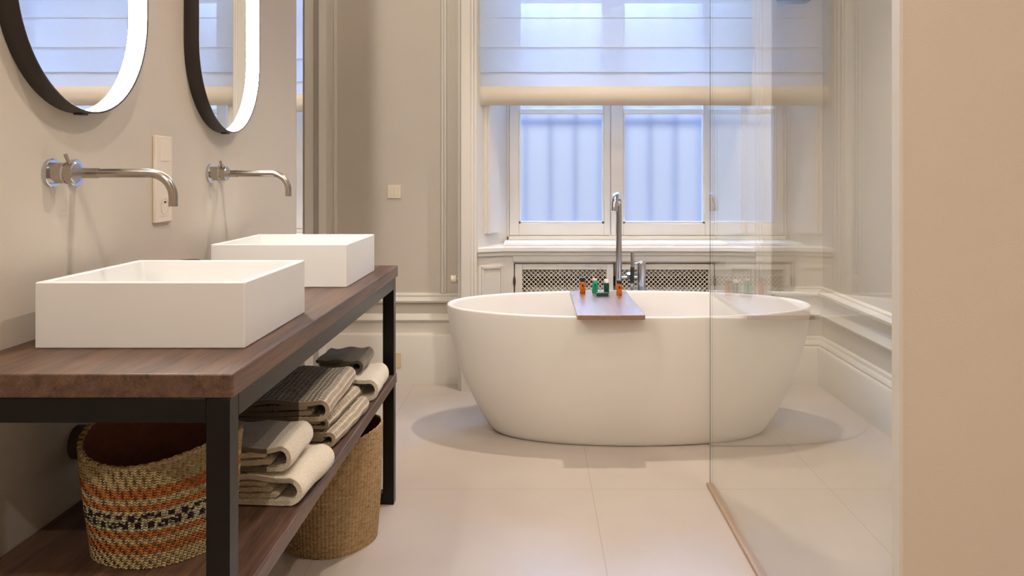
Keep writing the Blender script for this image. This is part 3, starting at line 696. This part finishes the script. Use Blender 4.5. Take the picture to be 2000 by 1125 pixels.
basket('floor_basket', 'large plain tan woven basket standing on the floor under the shelf', (-.625, 2.425, 0), .138, .158, .328, 110, 180, plain, [bst, bst2], bst, amp=.0009, rimdip=dip2, belly=.002, coil=True)

# ================================================================ TOWELS
def fold_path(w, h, tk, inner=True):
    """outer wrap of a folded towel: bottom layer right, U-turn, top layer back to the left (x, z)"""
    r = h/2-tk/2; pts = [(-w, tk/2)]
    pts += [(-w+(w-r)*k/10, tk/2) for k in range(1, 11)]
    pts += [(r*.9*sin(a)*1.0, h/2-r*cos(a)) for a in [pi*k/14 for k in range(1, 14)]]
    pts += [(-r*0-(w)*k/12, h-tk/2-.003*sin(k*.8)) for k in range(0, 13)]
    return pts
def ribbon(bm, path, tk, y0, y1, ny=26, seed=0, sag=.004):
    P2 = [Vector((p[0], p[1])) for p in path]; n = len(P2); N = []
    for i in range(n):
        a = P2[max(0, i-1)]; b = P2[min(n-1, i+1)]; t = (b-a).normalized(); N.append(Vector((-t.y, t.x)))
    uvl = bm.loops.layers.uv.verify(); s = [0]
    for i in range(1, n): s.append(s[-1]+(P2[i]-P2[i-1]).length)
    ring = [(P2[i]+N[i]*tk/2, s[i]) for i in range(n)]
    # rounded ends
    ring += [(P2[-1]+(P2[-1]-P2[-2]).normalized()*tk*.45, s[-1]+tk/2)]
    ring += [(P2[i]-N[i]*tk/2, s[i]) for i in range(n-1, -1, -1)]+[(P2[0]-(P2[1]-P2[0]).normalized()*tk*.45, -tk/2)]
    m = len(ring); rows = []
    for j in range(ny+1):
        y = y0+(y1-y0)*j/ny; row = []; e = min(j, ny-j); sh = 1-.16*(1 if e == 0 else 0)
        for k, (p, ss) in enumerate(ring):
            mid = P2[min(k, n-1)] if k < n else (P2[-1] if k == n else (P2[2*n-k] if 0 <= 2*n-k < n else P2[0]))
            q = mid+(p-mid)*sh
            nz = noise.noise(Vector((q.x*14+seed, y*11, q.y*8)))*sag; nx = noise.noise(Vector((seed*3.1, y*16, q.y*12+2)))*sag*1.2
            row.append(bm.verts.new((q.x+nx, y+noise.noise(Vector((q.x*9, seed, q.y*20)))*.004, max(0.0005, q.y+nz*min(1, q.y*25)))))
        rows.append(row)
    for j in range(ny):
        for k in range(m):
            k2 = (k+1) % m; f = bm.faces.new((rows[j][k], rows[j][k2], rows[j+1][k2], rows[j+1][k]))
            us = (ring[k][1], ring[k2][1], ring[k2][1], ring[k][1]); vs = [y0+(y1-y0)*j/ny]*2+[y0+(y1-y0)*(j+1)/ny]*2
            for lp, u, v in zip(f.loops, us, vs): lp[uvl].uv = (u, v)
    for row in (rows[0], rows[-1][::-1]):
        # strips across the ribbon thickness close the two cut ends
        idx = row if row is rows[0] else row[::-1]
        for i in range(n-1):
            vs = (idx[i], idx[i+1], idx[2*n-1-i], idx[2*n-i]) if i < n-1 else None
            try: bm.faces.new(vs)
            except Exception: pass
        for tri in ((idx[n-1], idx[n], idx[n+1]), (idx[0], idx[2*n], idx[2*n+1])):
            try: bm.faces.new(tri)
            except Exception: pass
    return bm
def towel(label, loc, w, dep, h, tk, mat, matin, layers=2, rot=0, seed=0, group='folded towels on the shelf'):
    t = thing('folded_towel', label, 'towel', loc, group); t.rotation_euler = (0, 0, rot)
    obj('outer_fold', ribbon(NB(), fold_path(w, h, tk), tk, 0, dep, seed=seed), mat, t, angle=75)
    gap = h-2*tk; lt = gap/layers; bm = NB()
    for i in range(layers):
        z = tk+lt*(i+.5); x1 = -h*.42-.012*((i*7+seed*3) % 3)
        ribbon(bm, [(-w+.004, z)]+[(-w+.004+(x1+w-.004)*k/8, z+.0015*sin(k+i)) for k in range(1, 9)], lt*.88, .002, dep-.003, seed=seed+i+5, sag=.0015)
    obj('inner_layers', bm, matin, t, angle=75)
    return t
SZ = .4355
t_cream = towel_mat('terry_cream', [cream]); t_inner = towel_mat('terry_inner', [(220, 204, 176)])
t_grey = towel_mat('terry_grey_top', [grey, cream], split=-.028)
t_waf = towel_mat('waffle_two_tone', [taupe, (232, 212, 182)], split=-.050, waffle=True)
t_wafc = towel_mat('waffle_beige', [(226, 206, 174)], waffle=True)
t_greyr = towel_mat('terry_grey', [(112, 102, 84)])
towel('cream terry towel at the bottom of the front towel stack', (-.502, 1.612, SZ), .170, .20, .062, .013, t_cream, t_inner, 3, -.08, 1)
towel('grey and cream terry towel on top of the front towel stack', (-.520, 1.622, SZ+.0665), .150, .175, .052, .011, t_grey, t_inner, 2, .02, 2)
towel('beige waffle towel at the bottom of the middle towel stack', (-.508, 1.955, SZ), .23, .315, .040, .012, t_wafc, t_wafc, 1, -.06, 3)
towel('pale beige waffle towel in the middle of the middle towel stack', (-.522, 1.962, SZ+.044), .225, .30, .030, .010, t_wafc, t_wafc, 1, -.03, 4)
towel('thick taupe and beige waffle towel on top of the middle towel stack', (-.520, 1.915, SZ+.078), .24, .345, .052, .012, t_waf, t_waf, 2, .04, 5)
towel('cream terry towel on the shelf beside the far leg', (-.495, 2.36, SZ), .16, .22, .066, .013, t_cream, t_inner, 3, .04, 6)
towel('dark grey terry towel lying on the far cream towel', (-.540, 2.41, SZ+.070), .12, .18, .042, .012, t_greyr, t_greyr, 2, .02, 7)
